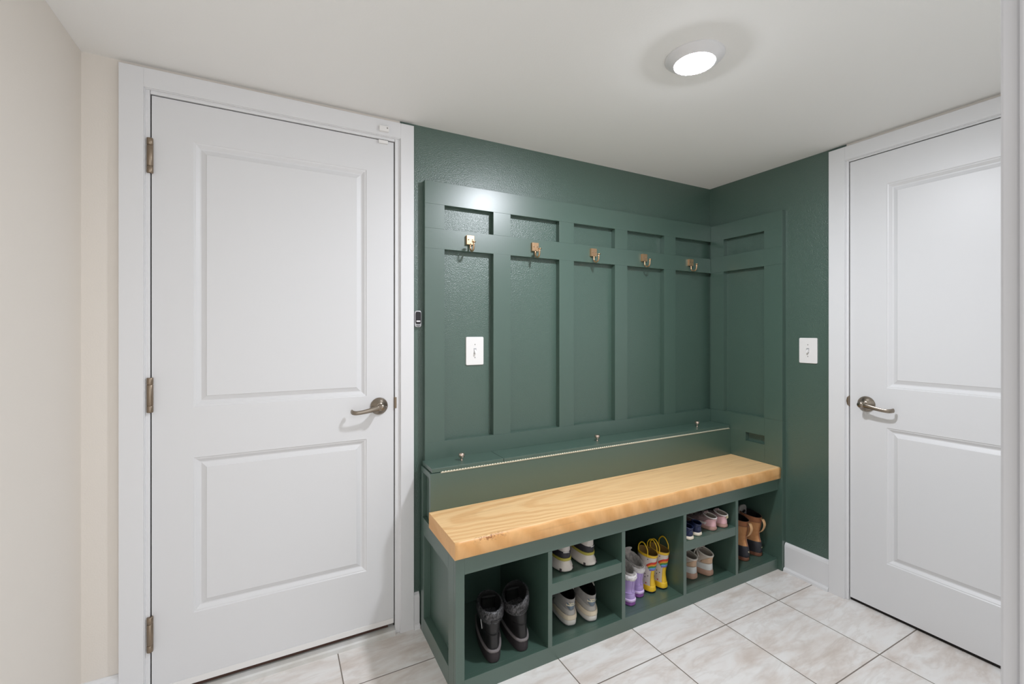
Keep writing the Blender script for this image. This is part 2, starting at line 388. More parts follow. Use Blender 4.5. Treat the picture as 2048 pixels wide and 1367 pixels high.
# ------------------------------------------------------------------ doors
def slab(bm, w, h, t, panels):
    """two-panel moulded door, local x 0..w, z 0..h, front at y=0"""
    prof = [(0, 0), (.003, .0028), (.007, .0034), (.018, .0115), (.022, .0118), (.037, .0050), (.039, .0030)]
    T = bmesh.new()
    x0, x1 = panels[0][0], panels[0][1]
    zs = [0]
    for p in panels: zs += [p[2], p[3]]
    zs.append(h)
    xs = [0, x0, x1, w]
    V = {}
    def v(x, y, z):
        k = (round(x, 5), round(y, 5), round(z, 5))
        if k not in V: V[k] = T.verts.new(k)
        return V[k]
    for i in range(3):
        for j in range(len(zs)-1):
            if i == 1 and j % 2 == 1:
                a, b, c, d = xs[1], xs[2], zs[j], zs[j+1]
                lp = [[v(a+q, y, c+q), v(b-q, y, c+q), v(b-q, y, d-q), v(a+q, y, d-q)] for q, y in prof]
                for A, B in zip(lp, lp[1:]):
                    for k in range(4): T.faces.new((A[k], A[(k+1) % 4], B[(k+1) % 4], B[k]))
                T.faces.new(lp[-1])
            else:
                T.faces.new((v(xs[i], 0, zs[j]), v(xs[i+1], 0, zs[j]), v(xs[i+1], 0, zs[j+1]), v(xs[i], 0, zs[j+1])))
    e = .0015
    # eased edge then sides and back
    F = [v(0, 0, z) for z in zs]; 
    bk = [T.verts.new(p) for p in ((0, t, 0), (w, t, 0), (w, t, h), (0, t, h))]
    T.faces.new(bk[::-1])
    T.faces.new([v(x, 0, 0) for x in xs]+[bk[1], bk[0]])
    T.faces.new([v(x, 0, h) for x in xs[::-1]]+[bk[3], bk[2]])
    T.faces.new([v(0, 0, z) for z in zs[::-1]]+[bk[0], bk[3]])
    T.faces.new([v(w, 0, z) for z in zs]+[bk[2], bk[1]])
    merge(bm, T)

def door(name, loc, rz, w, h, panels, label):
    bm = new(); slab(bm, w, h, .044, panels)
    o = obj(name, bm, 'door', world=False); o.location = loc; o.rotation_euler = (0, 0, rz)
    WM[o.name] = Matrix.Translation(loc) @ Matrix.Rotation(rz, 4, 'Z')
    tag(o, label, kind='structure'); return o

d1 = door('door_1', (-.376, YW, .046), 0, .813, 2.029, [(.116, .702, .244, .788), (.116, .702, .964, 1.896)], 'white two-panel door on the left with three hinges')
d2 = door('door_2', (XR, 1.128, .017), -pi/2, .912, 2.063, [(.143, .77, .220, .829), (.143, .77, 1.006, 1.921)], 'white two-panel door on the right wall')

def rotX(a): return Matrix.Rotation(a, 4, 'X')
def handle(parent, x, z, sgn, lock):
    """lever set on the door face at local (x, z); the lever points to sgn along local x"""
    b = new(); m = Matrix.Translation((x, 0, z)) @ rotX(pi/2)
    lathe(b, [(0, 0), (.0345, 0), (.0355, .003), (.033, .007), (.024, .013), (.0165, .020), (.013, .023), (0, .023)], 40, m)
    ro = obj('lever_handle', b, 'nickel', parent, world=False, label='brushed metal door lever')
    b = new()
    lathe(b, [(.0115, .018), (.0115, .034), (.0135, .040), (.0145, .046), (.0140, .056), (.011, .060), (0, .061)], 24, m)
    pts = crom([(x, -.050, z), (x+sgn*.018, -.054, z-.002), (x+sgn*.045, -.054, z-.007), (x+sgn*.075, -.051, z-.0125), (x+sgn*.097, -.047, z-.0145), (x+sgn*.108, -.038, z-.0135), (x+sgn*.111, -.024, z-.012)], 5)
    n = len(pts); rad = []
    for i in range(n):
        t = i/(n-1); rad.append(1.25 if t < .08 else (1.25-.35*min(1, (t-.08)/.4)) + (.18*max(0, (t-.62)/.38)))
    tube(b, pts, .0048, .0092, 14, radii=rad)
    obj('lever', b, 'nickel', ro, world=False)
    if lock:
        b = new(); lathe(b, [(.0062, .058), (.0062, .0635), (.005, .065), (0, .065)], 20, m); obj('lock_button', b, 'nickeld', ro, world=False)
        for s in (-1, 1):
            b = new(); lathe(b, [(0, .0085), (.0032, .0095), (.0032, .0115), (0, .0122)], 12, Matrix.Translation((x+s*.0265, 0, z-.004)) @ rotX(pi/2))
            obj('screw', b, 'grey', ro, world=False)
handle(d1, .752, .920, -1, True)
handle(d2, .067, .925, 1, False)
for zc in (1.868, 1.062, .257):
    b = new(); m = Matrix.Translation((-.003, -.0085, zc-.046))
    for a0, a1 in ((-.0585, -.036), (-.0350, .035), (.0360, .0585)):
        lathe(b, [(0, a0), (.0085, a0), (.0093, a0+.0012), (.0093, a1-.0012), (.0085, a1), (0, a1)], 20, m)
    lathe(b, [(.0078, -.0362), (.0078, .0362)], 16, m)
    box(b, -.0034, -.0026, -.004, .03, zc-.046-.055, zc-.046+.055, 0)
    obj('hinge', b, 'nickeld', d1, world=False, label='aged nickel hinge knuckle')
b = new(); box(b, .001, .812, -.003, -.0002, -.001, .02, .0008); obj('door_sweep', b, 'plate', d1, world=False)
b = new(); box(b, .02, .79, .006, .036, -.016, -.001, 0); obj('weather_strip', b, 'brownstrip', d1, world=False, label='dark brown weather strip')
b = new(); box(b, .8138, .8162, -.004, .02, .905, .955, 0); box(b, .8162, .8232, -.0085, -.0062, .907, .953, .0008); obj('strike_plate', b, 'nickeld', d1, world=False, label='metal strike plate')
b = new(); box(b, -.0030, -.0006, -.004, .02, .905, .955, 0); prism(b, [(-.0035, .907), (-.009, .914), (-.0115, .93), (-.009, .946), (-.0035, .953)], -.0085, -.0062); obj('strike_plate', b, 'nickeld', d2, world=False, label='metal strike plate')

# door contact sensor
b = new(); prism(b, rrect(.372, .411, 2.1045, 2.1265, .003), YW-.030, YW-.0172, bev=.002)
s1 = obj('door_sensor', b, 'plate'); tag(s1, 'small white contact sensor on the left door head casing', 'sensor')
b = new(); lathe(b, [(0, 0), (.0028, 0), (.0028, .001), (.002, .0014), (0, .0014)], 16, Matrix.Translation((.404, YW-.030, 2.118)) @ rotX(pi/2)); obj('indicator', b, 'grey', s1)
b = new(); prism(b, rrect(.373, .411, 2.0615, 2.0742, .002), YW-.011, YW-.0002, bev=.0015)
tag(obj('sensor_magnet', b, 'plate'), 'slim white sensor magnet at the left door top edge', 'sensor')

# ------------------------------------------------------------------ wall panelling
T = .03; YP = YW-T; XP = XR-T
pan = root('wall_panel', 'dark green board-and-batten panelling above the bench on the back wall', 'wall panelling', (1.47, YP, .60))
b = new(); box(b, .563, XP, YP, YW, 1.832, 1.930, .0006); obj('top_rail', b, 'green', pan)
b = new(); box(b, .563, XP, YP, YW, 1.638, 1.726, .0006); obj('hook_rail', b, 'green', pan)
b = new(); box(b, .563, XP, YP, YW, .600, .796, .0006); obj('bottom_rail', b, 'green', pan)
for x0, x1 in ((.563, .652), (.890, .980), (1.257, 1.346), (1.617, 1.705), (1.984, 2.077)):
    for z0, z1 in ((.796, 1.638), (1.726, 1.832)):
        b = new(); box(b, x0, x1, YP, YW, z0+.0001, z1-.0001, .0005); obj('stile', b, 'green', pan)
ret = root('wall_panel', 'narrow dark green return panelling on the right wall at the bench end', 'wall panelling', (XP, 1.65, 0))
b = new(); box(b, XP, XR, 1.432, YP-.0005, 1.832, 1.925, .0006); obj('top_rail', b, 'green', ret)
b = new(); box(b, XP, XR, 1.432, YP-.0005, 1.638, 1.732, .0006); obj('hook_rail', b, 'green', ret)
for y0, y1 in ((1.432, 1.533), (1.785, YP-.0005)):
    for z0, z1 in ((.80, 1.638), (1.732, 1.832)):
        b = new(); box(b, XP, XR, y0, y1, z0+.0001, z1-.0001, .0005); obj('stile', b, 'green', ret)
b = new()
box(b, XP, XR, 1.432, 1.530, 0, .7996, .001); box(b, XP, XR, 1.6425, YP-.0005, 0, .7996, 0); box(b, XP, XR, 1.530, 1.6425, 0, .652, 0); box(b, XP, XR, 1.530, 1.6425, .701, .7996, 0)
obj('lower_board', b, 'green', ret, label='green lower board with a small rectangular cutout')

# ------------------------------------------------------------------ bench
BX0, BX1, BY = .546, XP-.0005, 1.455
def bp(name, bxs, bev=.0012, label=None):
    b = new()
    for q in bxs: box(b, *q, bev)
    return obj(name, b, 'green', bench, label=label)
bench = root('storage_bench', 'dark green built-in shoe bench with five cubbies along the back wall', 'bench', (1.46, 1.66, 0))
bp('face_frame', [(BX0, .579, BY, BY+.02, 0, .4905), (.579, BX1, BY, BY+.02, .427, .4905), (.579, BX1, BY, BY+.02, 0, .058)])
bp('side_panel', [(BX0+.030, BX0+.033, BY+.0205, 1.8745, 0, .4905), (BX0, BX0+.030, BY+.0205, BY+.075, 0, .4905), (BX0, BX0+.030, 1.835, 1.8745, 0, .4905),
                  (BX0, BX0+.030, BY+.075, 1.835, .42, .4905), (BX0, BX0+.030, BY+.075, 1.835, 0, .07)], label='framed green end panel')
bp('back_board', [(BX0+.034, BX1, 1.868, 1.8745, .0, .4905)], 0)
bp('floor_board', [(BX0+.034, BX1, BY+.0205, 1.8675, .038, .0575)], .0008)
bp('top_board', [(BX0+.034, BX1, BY+.0205, 1.8675, .472, .4905)], 0)
for x0, x1 in ((.923, .942), (1.292, 1.311), (1.662, 1.681), (2.033, 2.052)):
    bp('divider', [(x0, x1, BY-.0005, 1.8675, .0578, .4268), (x0, x1, BY+.0205, 1.8675, .4268, .4718)], .0006)
for x0, x1 in ((.9423, 1.2917), (1.6813, 2.0327)):
    bp('shelf', [(x0, x1, BY+.0005, 1.8675, .256, .299)], .001)

# ledge box behind the seat
led = root('ledge_box', 'low green ledge box with hinged lids behind the wooden seat', 'storage box', (1.46, 1.80, .491))
def lp(name, bxs, bev=.0012, parent=None, mt='green'):
    b = new()
    for q in bxs: box(b, *q, bev)
    return obj(name, b, mt, parent or led)
lp('front_panel', [(.544, BX1, 1.737, 1.755, .4910, .703)])
lp('side_panel', [(.546, .563, 1.756, 1.8745, .680, .703), (.546, .5625, 1.850, 1.8745, .491, .6795), (.562, .566, 1.756, 1.8495, .491, .68)])
lid1 = lp('lid', [(.552, .876, 1.742, 1.8745, .7045, .722)], .002)
lid2 = lp('lid', [(.8775, BX1-.002, 1.742, 1.8745, .7045, .722)], .002)
b = new(); box(b, .588, BX1-.012, 1.7345, 1.7415, .7022, .7062, .0004)
xx = .59
while xx < BX1-.02:
    lathe(b, [(0, 0), (.0026, 0), (.0026, .0112), (0, .0112)], 8, Matrix.Translation((xx, 1.7372, .7062)) @ Matrix.Rotation(pi/2, 4, 'Y')); xx += .0125
obj('piano_hinge', b, 'hinge', led, label='long thin brass piano hinge')
for x, pl in ((.704, lid1), (1.438, lid2), (2.172, lid2)):
    b = new(); lathe(b, [(0, 0), (.0062, 0), (.0050, .002), (.0046, .013), (.0115, .0138), (.0127, .0150), (.0127, .0295), (.0116, .0308), (0, .031)], 28, Matrix.Translation((x, 1.802, .722)))
    obj('knob', b, 'rose', pl, label='small round metal knob')

# wooden seat slab with a slightly irregular sawn front
def seat_slab():
    bm = new(); x0, x1, y0, y1, z0, z1 = .538, XP-.001, 1.440, 1.7365, .4912, .5515
    n = 90; rows = []
    for i in range(n+1):
        x = x0+(x1-x0)*i/n
        wv = .0022*sin(x*7.3)+.0016*sin(x*19+1)+.0008*sin(x*47)
        notch = -.006*math.exp(-((x-.80)/.05)**2)+.003*math.exp(-((x-1.0)/.08)**2)
        c = .0035
        prof = [(y0+c*.6, z0), (y0-.000, z0+c), (y0+wv*.4, (z0+z1)/2), (y0+wv-.3*notch, z1-.008+wv*.3+notch*.6), (y0+.004+wv-.8*notch, z1-.001+notch*.1), (y0+.010+wv-notch, z1), ((y0+y1)/2, z1), (y1-c*.4, z1), (y1, z1-c*.4), (y1, z0)]
        rows.append([bm.verts.new((x, a, q)) for a, q in prof])
    m = len(rows[0])
    for A, B in zip(rows, rows[1:]):
        for k in range(m):
            f = bm.faces.new((A[k], A[(k+1) % m], B[(k+1) % m], B[k])); f.smooth = k in (1, 2, 3, 4)
            f.material_index = 1 if k < 4 else 0
    for q in (rows[0], rows[-1][::-1]): bm.faces.new(q).material_index = 1
    return bm
seat = obj('bench_seat', seat_slab(), ['woodtop', 'woodfront'])
tag(seat, 'thick pale wooden slab seat on top of the green bench', 'bench seat')

# ------------------------------------------------------------------ hooks
def hook(x, z, label):
    r = root('coat_hook', label, 'hook', (x, YP, z), group='brass hooks on the green rail')
    b = new(); box(b, -.0185, .0185, -.006, 0, -.020, .020, .0006); box(b, -.018, .018, -.013, -.0075, -.0205, .0205, .0008); box(b, -.016, .016, -.008, -.005, -.018, .018, 0)
    obj('mounting_plate', b, 'brass', r, world=False)
    for s in (-1, 1):
        b = new(); lathe(b, [(0, 0), (.0028, 0), (.0028, .0012), (.0018, .0022), (0, .0024)], 14, Matrix.Translation((s*.0095, -.013, .001)) @ rotX(pi/2))
        obj('screw', b, 'nickeld', r, world=False)
    b = new()
    pts = [(0, -.010, -.016), (0, -.0115, -.024)]
    for i in range(13):
        a = pi + pi*i/12; pts.append((0, -.0305-.019*(-cos(a))*-1, -.034+.0185*sin(a)))
    pts = [(0, -.010, -.016), (0, -.0105, -.026)] + [(0, -.030+.0195*cos(pi*i/12), -.033-.0195*sin(pi*i/12)) for i in range(13)] + [(0, -.0500, -.024), (0, -.0505, -.0155)]
    tube(b, pts, .0042, .0042, 12)
    obj('hook_arm', b, 'brass', r, world=False)
    b = new(); lathe(b, [(0, -.0165), (.0085, -.0165), (.0093, -.0158), (.0093, -.0134), (.0085, -.0127), (0, -.0127)], 20, Matrix.Translation((0, -.0505, 0)))
    obj('end_cap', b, 'brass', r, world=False)
for x, z, l in ((.770, 1.688, 'brass coat hook over the light switch, nearest the left door'), (1.110, 1.687, 'brass coat hook second from the left door'),
                (1.466, 1.690, 'brass coat hook in the middle of the row of five'), (1.822, 1.690, 'brass coat hook second from the right wall'),
                (2.195, 1.690, 'brass coat hook nearest the right wall corner')):
    hook(x, z, l)

# ------------------------------------------------------------------ switches, remote, lamp
def switch(loc, rz, label):
    r = root('light_switch', label, 'light switch', loc, rz, group='white toggle switches')
    b = new(); prism(b, rrect(-.044, .044, -.065, .065, .006), -.0065, -.0002, bev=.003); obj('switch_plate', b, 'plate', r, world=False)
    b = new(); box(b, -.0065, .0065, -.0072, -.0060, -.013, .013, .0004); obj('toggle_slot', b, 'silver', r, world=False)
    b = new(); t = bmesh.new()
    v = [t.verts.new(p) for p in ((-.0045, -.006, -.008), (.0045, -.006, -.008), (.0045, -.006, .008), (-.0045, -.006, .008), (-.0038, -.019, -.0135), (.0038, -.019, -.0135), (.0038, -.0185, -.006), (-.0038, -.0185, -.006))]
    for f in ((0, 3, 2, 1), (4, 5, 6, 7), (0, 1, 5, 4), (1, 2, 6, 5), (2, 3, 7, 6), (3, 0, 4, 7)): t.faces.new([v[i] for i in f])
    bmesh.ops.bevel(t, geom=list(t.edges), offset=.001, segments=2, affect='EDGES'); merge(b, t)
    obj('toggle', b, 'plate', r, world=False)
    for s in (-1, 1):
        b = new(); lathe(b, [(0, 0), (.0026, 0), (.0024, .0008), (0, .001)], 14, Matrix.Translation((0, -.0064, s*.030)) @ rotX(pi/2)); obj('screw', b, 'grey', r, world=False)
switch((.807, YW, 1.187), 0, 'white toggle switch in the leftmost tall panel of the back wall')
switch((XR, 1.3155, 1.179), -pi/2, 'white toggle switch on the green strip beside the right door')

def pill(w, h, waist, n=40, p=4.0):
    o = []
    for i in range(n):
        a = 2*pi*i/n; c, s = cos(a), sin(a)
        x = w*math.copysign(abs(c)**(2/p), c); z = h*math.copysign(abs(s)**(2/p), s)
        o.append((x*(1-waist*(1-(z/h)**2)), z))
    return o
rm = root('remote_control', 'small silver-rimmed black wall remote beside the left door casing', 'remote', (.5385, YW, 1.331))
b = new(); prism(b, pill(.0172, .036, .12), -.014, -.0002, bev=.003); obj('casing', b, 'silver', rm, world=False)
b = new(); prism(b, [(x, z+.004) for x, z in pill(.0135, .027, .14)], -.0155, -.013, bev=.0008); fp = obj('button_face', b, 'black', rm, world=False, label='black button face')
b = new(); prism(b, rrect(-.0085, .0085, -.0125, -.0075, .0022), -.0165, -.0153); obj('indicator_window', b, 'led', fp, world=False)
for z in (.021, .011, .0015):
    b = new(); box(b, -.0095, .0095, -.0162, -.0154, z-.0006, z+.0006, 0); obj('button_ridge', b, 'brubber', fp, world=False)
b = new(); prism(b, [(-.009, -.0275), (0, -.0288), (.009, -.0275), (.008, -.0305), (0, -.0322), (-.008, -.0305)], -.0146, -.0138); obj('slot', b, 'black', rm, world=False)

lamp = root('ceiling_light', 'round white flush ceiling light, lit, above the bench', 'ceiling light', (1.207, 1.012, ZC))
def fl(prof, mx=None):
    b = new(); lathe(b, prof, 56, Matrix.Translation((0, 0, 0)) @ Matrix.Scale(-1, 4, (0, 0, 1))); return b
obj('trim_ring', fl([(.0915, 0), (.092, .003), (.089, .006), (.078, .012), (.068, .0205), (.064, .0225), (.0615, .0215), (.0615, .010)]), 'white', lamp, world=False)
obj('lens', fl([(.0612, .0212), (.058, .0238), (.045, .0270), (.025, .0295), (0, .0305)]), 'lens', lamp, world=False)

# ------------------------------------------------------------------ footwear toolkit
# a shape is a list of rings: (z, heel y, toe y, half width at heel, half width at toe, roundness, toe rise, side shift)
def RG(z, y0, y1, wh, wt, p=.75, t=0, dx=0, rx=0): return (z, y0, y1, wh, wt, p, t, dx, rx)
def ringat(rings, k):
    k = max(0, min(len(rings)-1, k)); i = min(int(floor(k)), len(rings)-2) if len(rings) > 1 else 0; t = k-i
    a = rings[max(i-1, 0)]; b = rings[i]; c = rings[i+1]; d = rings[min(i+2, len(rings)-1)]
    return tuple(.5*((2*b[j])+(-a[j]+c[j])*t+(2*a[j]-5*b[j]+4*c[j]-d[j])*t*t+(-a[j]+3*b[j]-3*c[j]+d[j])*t**3) for j in range(9))
def rpt(r, phi):
    z, y0, y1, wh, wt, p, t, dx, rx = r
    s = (1-cos(phi))/2; w = wh+(wt-wh)*s; sn = sin(phi)
    x = math.copysign(abs(sn)**p, sn)*w
    return Vector((dx+x, y0+(y1-y0)*s, z+t*s+rx*x))
def surf(rings, phi, k): return rpt(ringat(rings, k), phi)
def snorm(rings, phi, k):
    e = .02
    a = surf(rings, phi+e, k)-surf(rings, phi-e, k); b = surf(rings, phi, min(k+e, len(rings)-1))-surf(rings, phi, max(k-e, 0))
    n = a.cross(b)
    if n.length < 1e-12: return Vector((0, -1, 0))
    return n.normalized()
def loft(bm, rings, n=44, sub=4, cap0=True, cap1=False, wob=0, seed=0):
    rnd = random.Random(seed); K = (len(rings)-1)*sub; rows = []
    for i in range(K+1):
        r = ringat(rings, i/sub); row = []
        for j in range(n):
            phi = 2*pi*j/n - pi
            p = rpt(r, phi)
            if wob: p += snorm(rings, phi, i/sub)*(rnd.random()-.5)*wob
            row.append(bm.verts.new(p))
        rows.append(row)
    for A, B in zip(rows, rows[1:]):
        for j in range(n): bm.faces.new((A[j], A[(j+1) % n], B[(j+1) % n], B[j])).smooth = True
    if cap0: bm.faces.new(rows[0][::-1])
    if cap1: bm.faces.new(rows[-1])
    return rows
def inset(r, d, dz=0): return (r[0]+dz, r[1]+d, r[2]-d, r[3]-d, r[4]-d, r[5], r[6], r[7], r[8])
def lining_rings(up, depth, d=.004):
    """rings that follow the inside of the upper from its rim downward"""
    n = len(up)-1; top = up[n]
    out = [top, inset(top, d*.5, .0015), inset(top, d, -.001)]
    k = n-.35; last = top[0]
    while k > 0 and top[0]-ringat(up, k)[0] < depth:
        out.append(inset(ringat(up, k), d)); k -= .5
    return out
def patch(bm, rings, pa, pb, ka, kb, off=.0012, nu=10, nv=6, shape=None):
    """thin raised patch on the surface between angles pa..pb and ring heights ka..kb; shape(u) may return (lo, hi) fractions of the height"""
    O = []; I = []
    for i in range(nu+1):
        u = i/nu; lo, hi = shape(u) if shape else (0, 1)
        ro = []; ri = []
        for j in range(nv+1):
            phi = pa+(pb-pa)*u; k = ka+(kb-ka)*(lo+(hi-lo)*j/nv)
            p = surf(rings, phi, k); nn = snorm(rings, phi, k)
            ro.append(bm.verts.new(p+nn*off)); ri.append(bm.verts.new(p-nn*.001))
        O.append(ro); I.append(ri)
    for i in range(nu):
        for j in range(nv):
            bm.faces.new((O[i][j], O[i+1][j], O[i+1][j+1], O[i][j+1])).smooth = True
            bm.faces.new((I[i][j], I[i][j+1], I[i+1][j+1], I[i+1][j]))
        for j, s in ((0, 1), (nv, -1)):
            q = (O[i][j], I[i][j], I[i+1][j], O[i+1][j]); bm.faces.new(q if s > 0 else q[::-1])
    for i, s in ((0, 1), (nu, -1)):
        for j in range(nv):
            q = (O[i][j], O[i][j+1], I[i][j+1], I[i][j]); bm.faces.new(q if s > 0 else q[::-1])
def kof(rings, z, phi=0):
    lo, hi = 0., len(rings)-1.
    for _ in range(40):
        m = (lo+hi)/2
        if surf(rings, phi, m).z < z: lo = m
        else: hi = m
    return (lo+hi)/2
def phix(rings, k, x):
    r = ringat(rings, k); q = (x-r[7])/r[3]; q = max(-.98, min(.98, q))
    return math.copysign(asin(abs(q)**(1/r[5])), q)
def on_heel(rings, x, z, off):
    k = kof(rings, z); phi = phix(rings, k, x); return surf(rings, phi, k)+snorm(rings, phi, k)*off
def heel_text(bm, rings, lines, zc, size, off=.0016, xc=0):
    for txt, dz in lines:
        cu = bpy.data.curves.new('lettering', 'FONT'); cu.body = txt; cu.size = size; cu.align_x = 'CENTER'; cu.offset = size*.028; cu.resolution_u = 2
        to = bpy.data.objects.new('lettering', cu); me = bpy.data.meshes.new_from_object(to)
        t = bmesh.new(); t.from_mesh(me); bmesh.ops.triangulate(t, faces=list(t.faces))
        bmesh.ops.subdivide_edges(t, edges=[e for e in t.edges if e.calc_length() > size*.12], cuts=1)
        for v in t.verts: v.co = on_heel(rings, xc+v.co.x, zc+dz+v.co.y, off)
        merge(bm, t); bpy.data.objects.remove(to); bpy.data.meshes.remove(me); bpy.data.curves.remove(cu)
def flat_blob(bm, rings, x, z, w, h, off=.001, pts=None):
    t = [bm.verts.new(on_heel(rings, x+w*a, z+h*c, off)) for a, c in pts]
    bm.faces.new(t)
HEART = [(0, -1), (.55, -.35), (.95, .25), (.8, .75), (.4, .85), (0, .45), (-.4, .85), (-.8, .75), (-.95, .25), (-.55, -.35)]
DOT = [(cos(2*pi*i/8), sin(2*pi*i/8)) for i in range(8)]
def side_blob(bm, rings, phi, k, w, h, pts, off=.001):
    p = surf(rings, phi, k); n = snorm(rings, phi, k); u = Vector((0, 0, 1)).cross(n).normalized(); v = n.cross(u)
    bm.faces.new([bm.verts.new(p+n*off+u*(w*a)+v*(h*c)) for a, c in pts])

def part(name, bm, m, par, label=None): return obj(name, bm, m, par, world=False, label=label)
def lofted(name, rings, m, par, cap0=True, cap1=False, n=44, sub=4, wob=0, label=None, seed=0):
    b = new(); loft(b, rings, n, sub, cap0, cap1, wob, seed); return part(name, b, m, par, label)
def laces(par, rings, ks, m, spread=.5, r=.0022, n=1):
    b = new()
    for i, k in enumerate(ks):
        pts = []
        for j in range(9):
            phi = pi+spread*(j/4-1); kk = k+(.12 if (i % 2) else -.12)*(j/4-1)
            pts.append(surf(rings, phi, kk)+snorm(rings, phi, kk)*(r*1.1+.0015*sin(pi*j/8)))
        tube(b, pts, r*1.6, r, 8)
    return part('laces', b, m, par)

# ---- black ankle boots
def black_boot(loc, yaw, lean, roll, label, zipper):
    r = root('ankle_boot', label, 'boot', loc, -yaw, 'black knit-collar boots')
    s = lofted('sole', [RG(0, .006, .242, .034, .040, .68), RG(.003, .001, .248, .0375, .044, .68), RG(.02, 0, .25, .0385, .045, .68), RG(.041, 0, .25, .0385, .045, .68)], 'brubber', r, cap1=True, label='chunky charcoal rubber sole')
    lofted('welt', [RG(.0385, .0, .25, .038, .045, .68), RG(.040, -.0022, .252, .041, .048, .68), RG(.0455, -.0022, .252, .041, .048, .68), RG(.048, .002, .248, .036, .044, .68)], 'welt', r, cap0=False, cap1=True, label='grey stitched welt')
    up = [RG(.044, .004, .246, .0335, .042, .7), RG(.062, .003, .244, .0335, .042, .72), RG(.082, .005, .205, .0335, .040, .85, 0, lean*.1), RG(.102, .008, .150, .0340, .036, .95, 0, lean*.25), RG(.125, .006, .132, .037, .038, 1, 0, lean*.5), RG(.150, .004, .132, .041, .042, 1, .004, lean*.8, roll*.5)]
    u = lofted('upper', up, 'leather', r)
    b = new(); patch(b, up, -.9, .9, 2.75, 2.95, .0012, 14, 2); part('seam', b, 'lining', u)
    co = [RG(.142, .000, .130, .0425, .043, 1, .000, lean*.7, roll*.5), RG(.151, -.006, .134, .0475, .048, 1, .002, lean*.85, roll*.7), RG(.166, -.009, .137, .0505, .051, 1, .005, lean, roll), RG(.180, -.008, .136, .0500, .050, 1, .008, lean*1.15, roll), RG(.187, -.003, .131, .046, .046, 1, .010, lean*1.2, roll), RG(.188, .002, .126, .042, .042, 1, .010, lean*1.2, roll)]
    lofted('collar', co, 'knit', r, cap0=True, n=64, sub=5, wob=.0028, seed=int(loc[0]*1000), label='ribbed shiny knit collar')
    c = co[-1]
    li = [c, inset(c, .003, -.004), inset(c, .004, -.025), RG(.125, .014, .116, .032, .033, 1, .0, lean*.6, roll*.3), RG(.10, .016, .112, .028, .03, 1, 0, lean*.3)]
    lofted('lining', li, 'lining', r, cap0=False, cap1=True)
    b = new(); patch(b, co, -.2, .55, 1.2, 1.8, .0022, 8, 4); part('pull_tab', b, 'leather', r)
    b = new(); pts = crom([(lean*.6, .106, .12), (lean*.8, .104, .15), (lean*1.15, .096, .184), (lean*1.2, .088, .196)], 6)
    tube(b, pts, .028, .004, 14); part('tongue', b, 'slick', r)
    if zipper:
        b = new(); tube(b, crom([surf(up, -1.25-f*.1, k)+snorm(up, -1.25, k)*.0014 for k, f in ((2.6, 0), (3.3, 1), (4.0, 1), (4.6, 0))], 6), .0014, .0014, 8); part('zipper', b, 'plate', r, 'pale curved zip line')
    return r

# ---- white running shoes on the upper shelf
def runner(loc, yaw, side, label):
    r = root('running_shoe', label, 'shoe', loc, -yaw, 'white and charcoal running shoes')
    so = [RG(.004, .004, .286, .0485, .051, .72), RG(.006, -.004, .292, .0515, .054, .72), RG(.014, -.006, .292, .0515, .054, .72), RG(.028, .002, .286, .0455, .050, .74), RG(.044, .008, .276, .041, .048, .76)]
    s = lofted('sole', so, 'runwhite', r, cap1=True, label='flared white foam sole')
    lofted('tread', [RG(0, .010, .278, .044, .05, .7), RG(.0055, .002, .288, .048, .052, .7)], 'black', r, cap1=False)
    for x in (-.026, .030):
        b = new(); p = on_heel(so, x, .0125, 0); box(b, p.x-.0035, p.x+.0035, p.y-.0025, p.y+.006, .0055, .0165, .001); part('notch', b, 'brubber', s)
    lofted('midsole_line', [RG(.0435, .006, .278, .0415, .049, .66), RG(.0455, .002, .278, .0435, .05, .68), RG(.0535, .002, .275, .0435, .05, .7), RG(.056, .006, .272, .041, .048, .7)], 'yellowline', r, cap0=False, cap1=True, label='olive yellow foam band')
    up = [RG(.055, .006, .272, .040, .047, .72), RG(.070, .004, .262, .0395, .046, .75), RG(.085, .005, .235, .038, .044, .8), RG(.100, .004, .19, .036, .040, .85), RG(.114, .001, .165, .034, .036, .9, .004), RG(.126, -.002, .155, .033, .034, .95, .006)]
    u = lofted('upper', up, 'runupper', r)
    b = new(); patch(b, up, -1.3, 1.3, .05, 2.1, .0016, 22, 6, lambda q: (0, .78+.5*abs(q-.5)**1.2)); hb = part('heel_counter', b, 'runblack', r, 'charcoal heel band')
    b = new()
    for i in range(9):
        x = (.002 if side > 0 else -.012)+i*.0026; k = kof(up, .081)
        flat_blob(b, up, x, .0795, .0009, .0014 if i % 3 else .0019, .0030, [(-1, -1), (1, -1), (1, 1), (-1, 1)])
    part('lettering', b, 'plate', hb)
    b = new(); patch(b, up, -.75, .75, 4.1, 4.9, .0012, 12, 4, lambda q: (.15, .55+.45*(1-abs(2*q-1)))); part('heel_tab', b, 'runblack', r)
    lofted('lining', lining_rings(up, .06), 'lining', r, cap0=False, cap1=True)
    laces(r, up, (2.1, 2.6, 3.1), 'runblack')
    return r

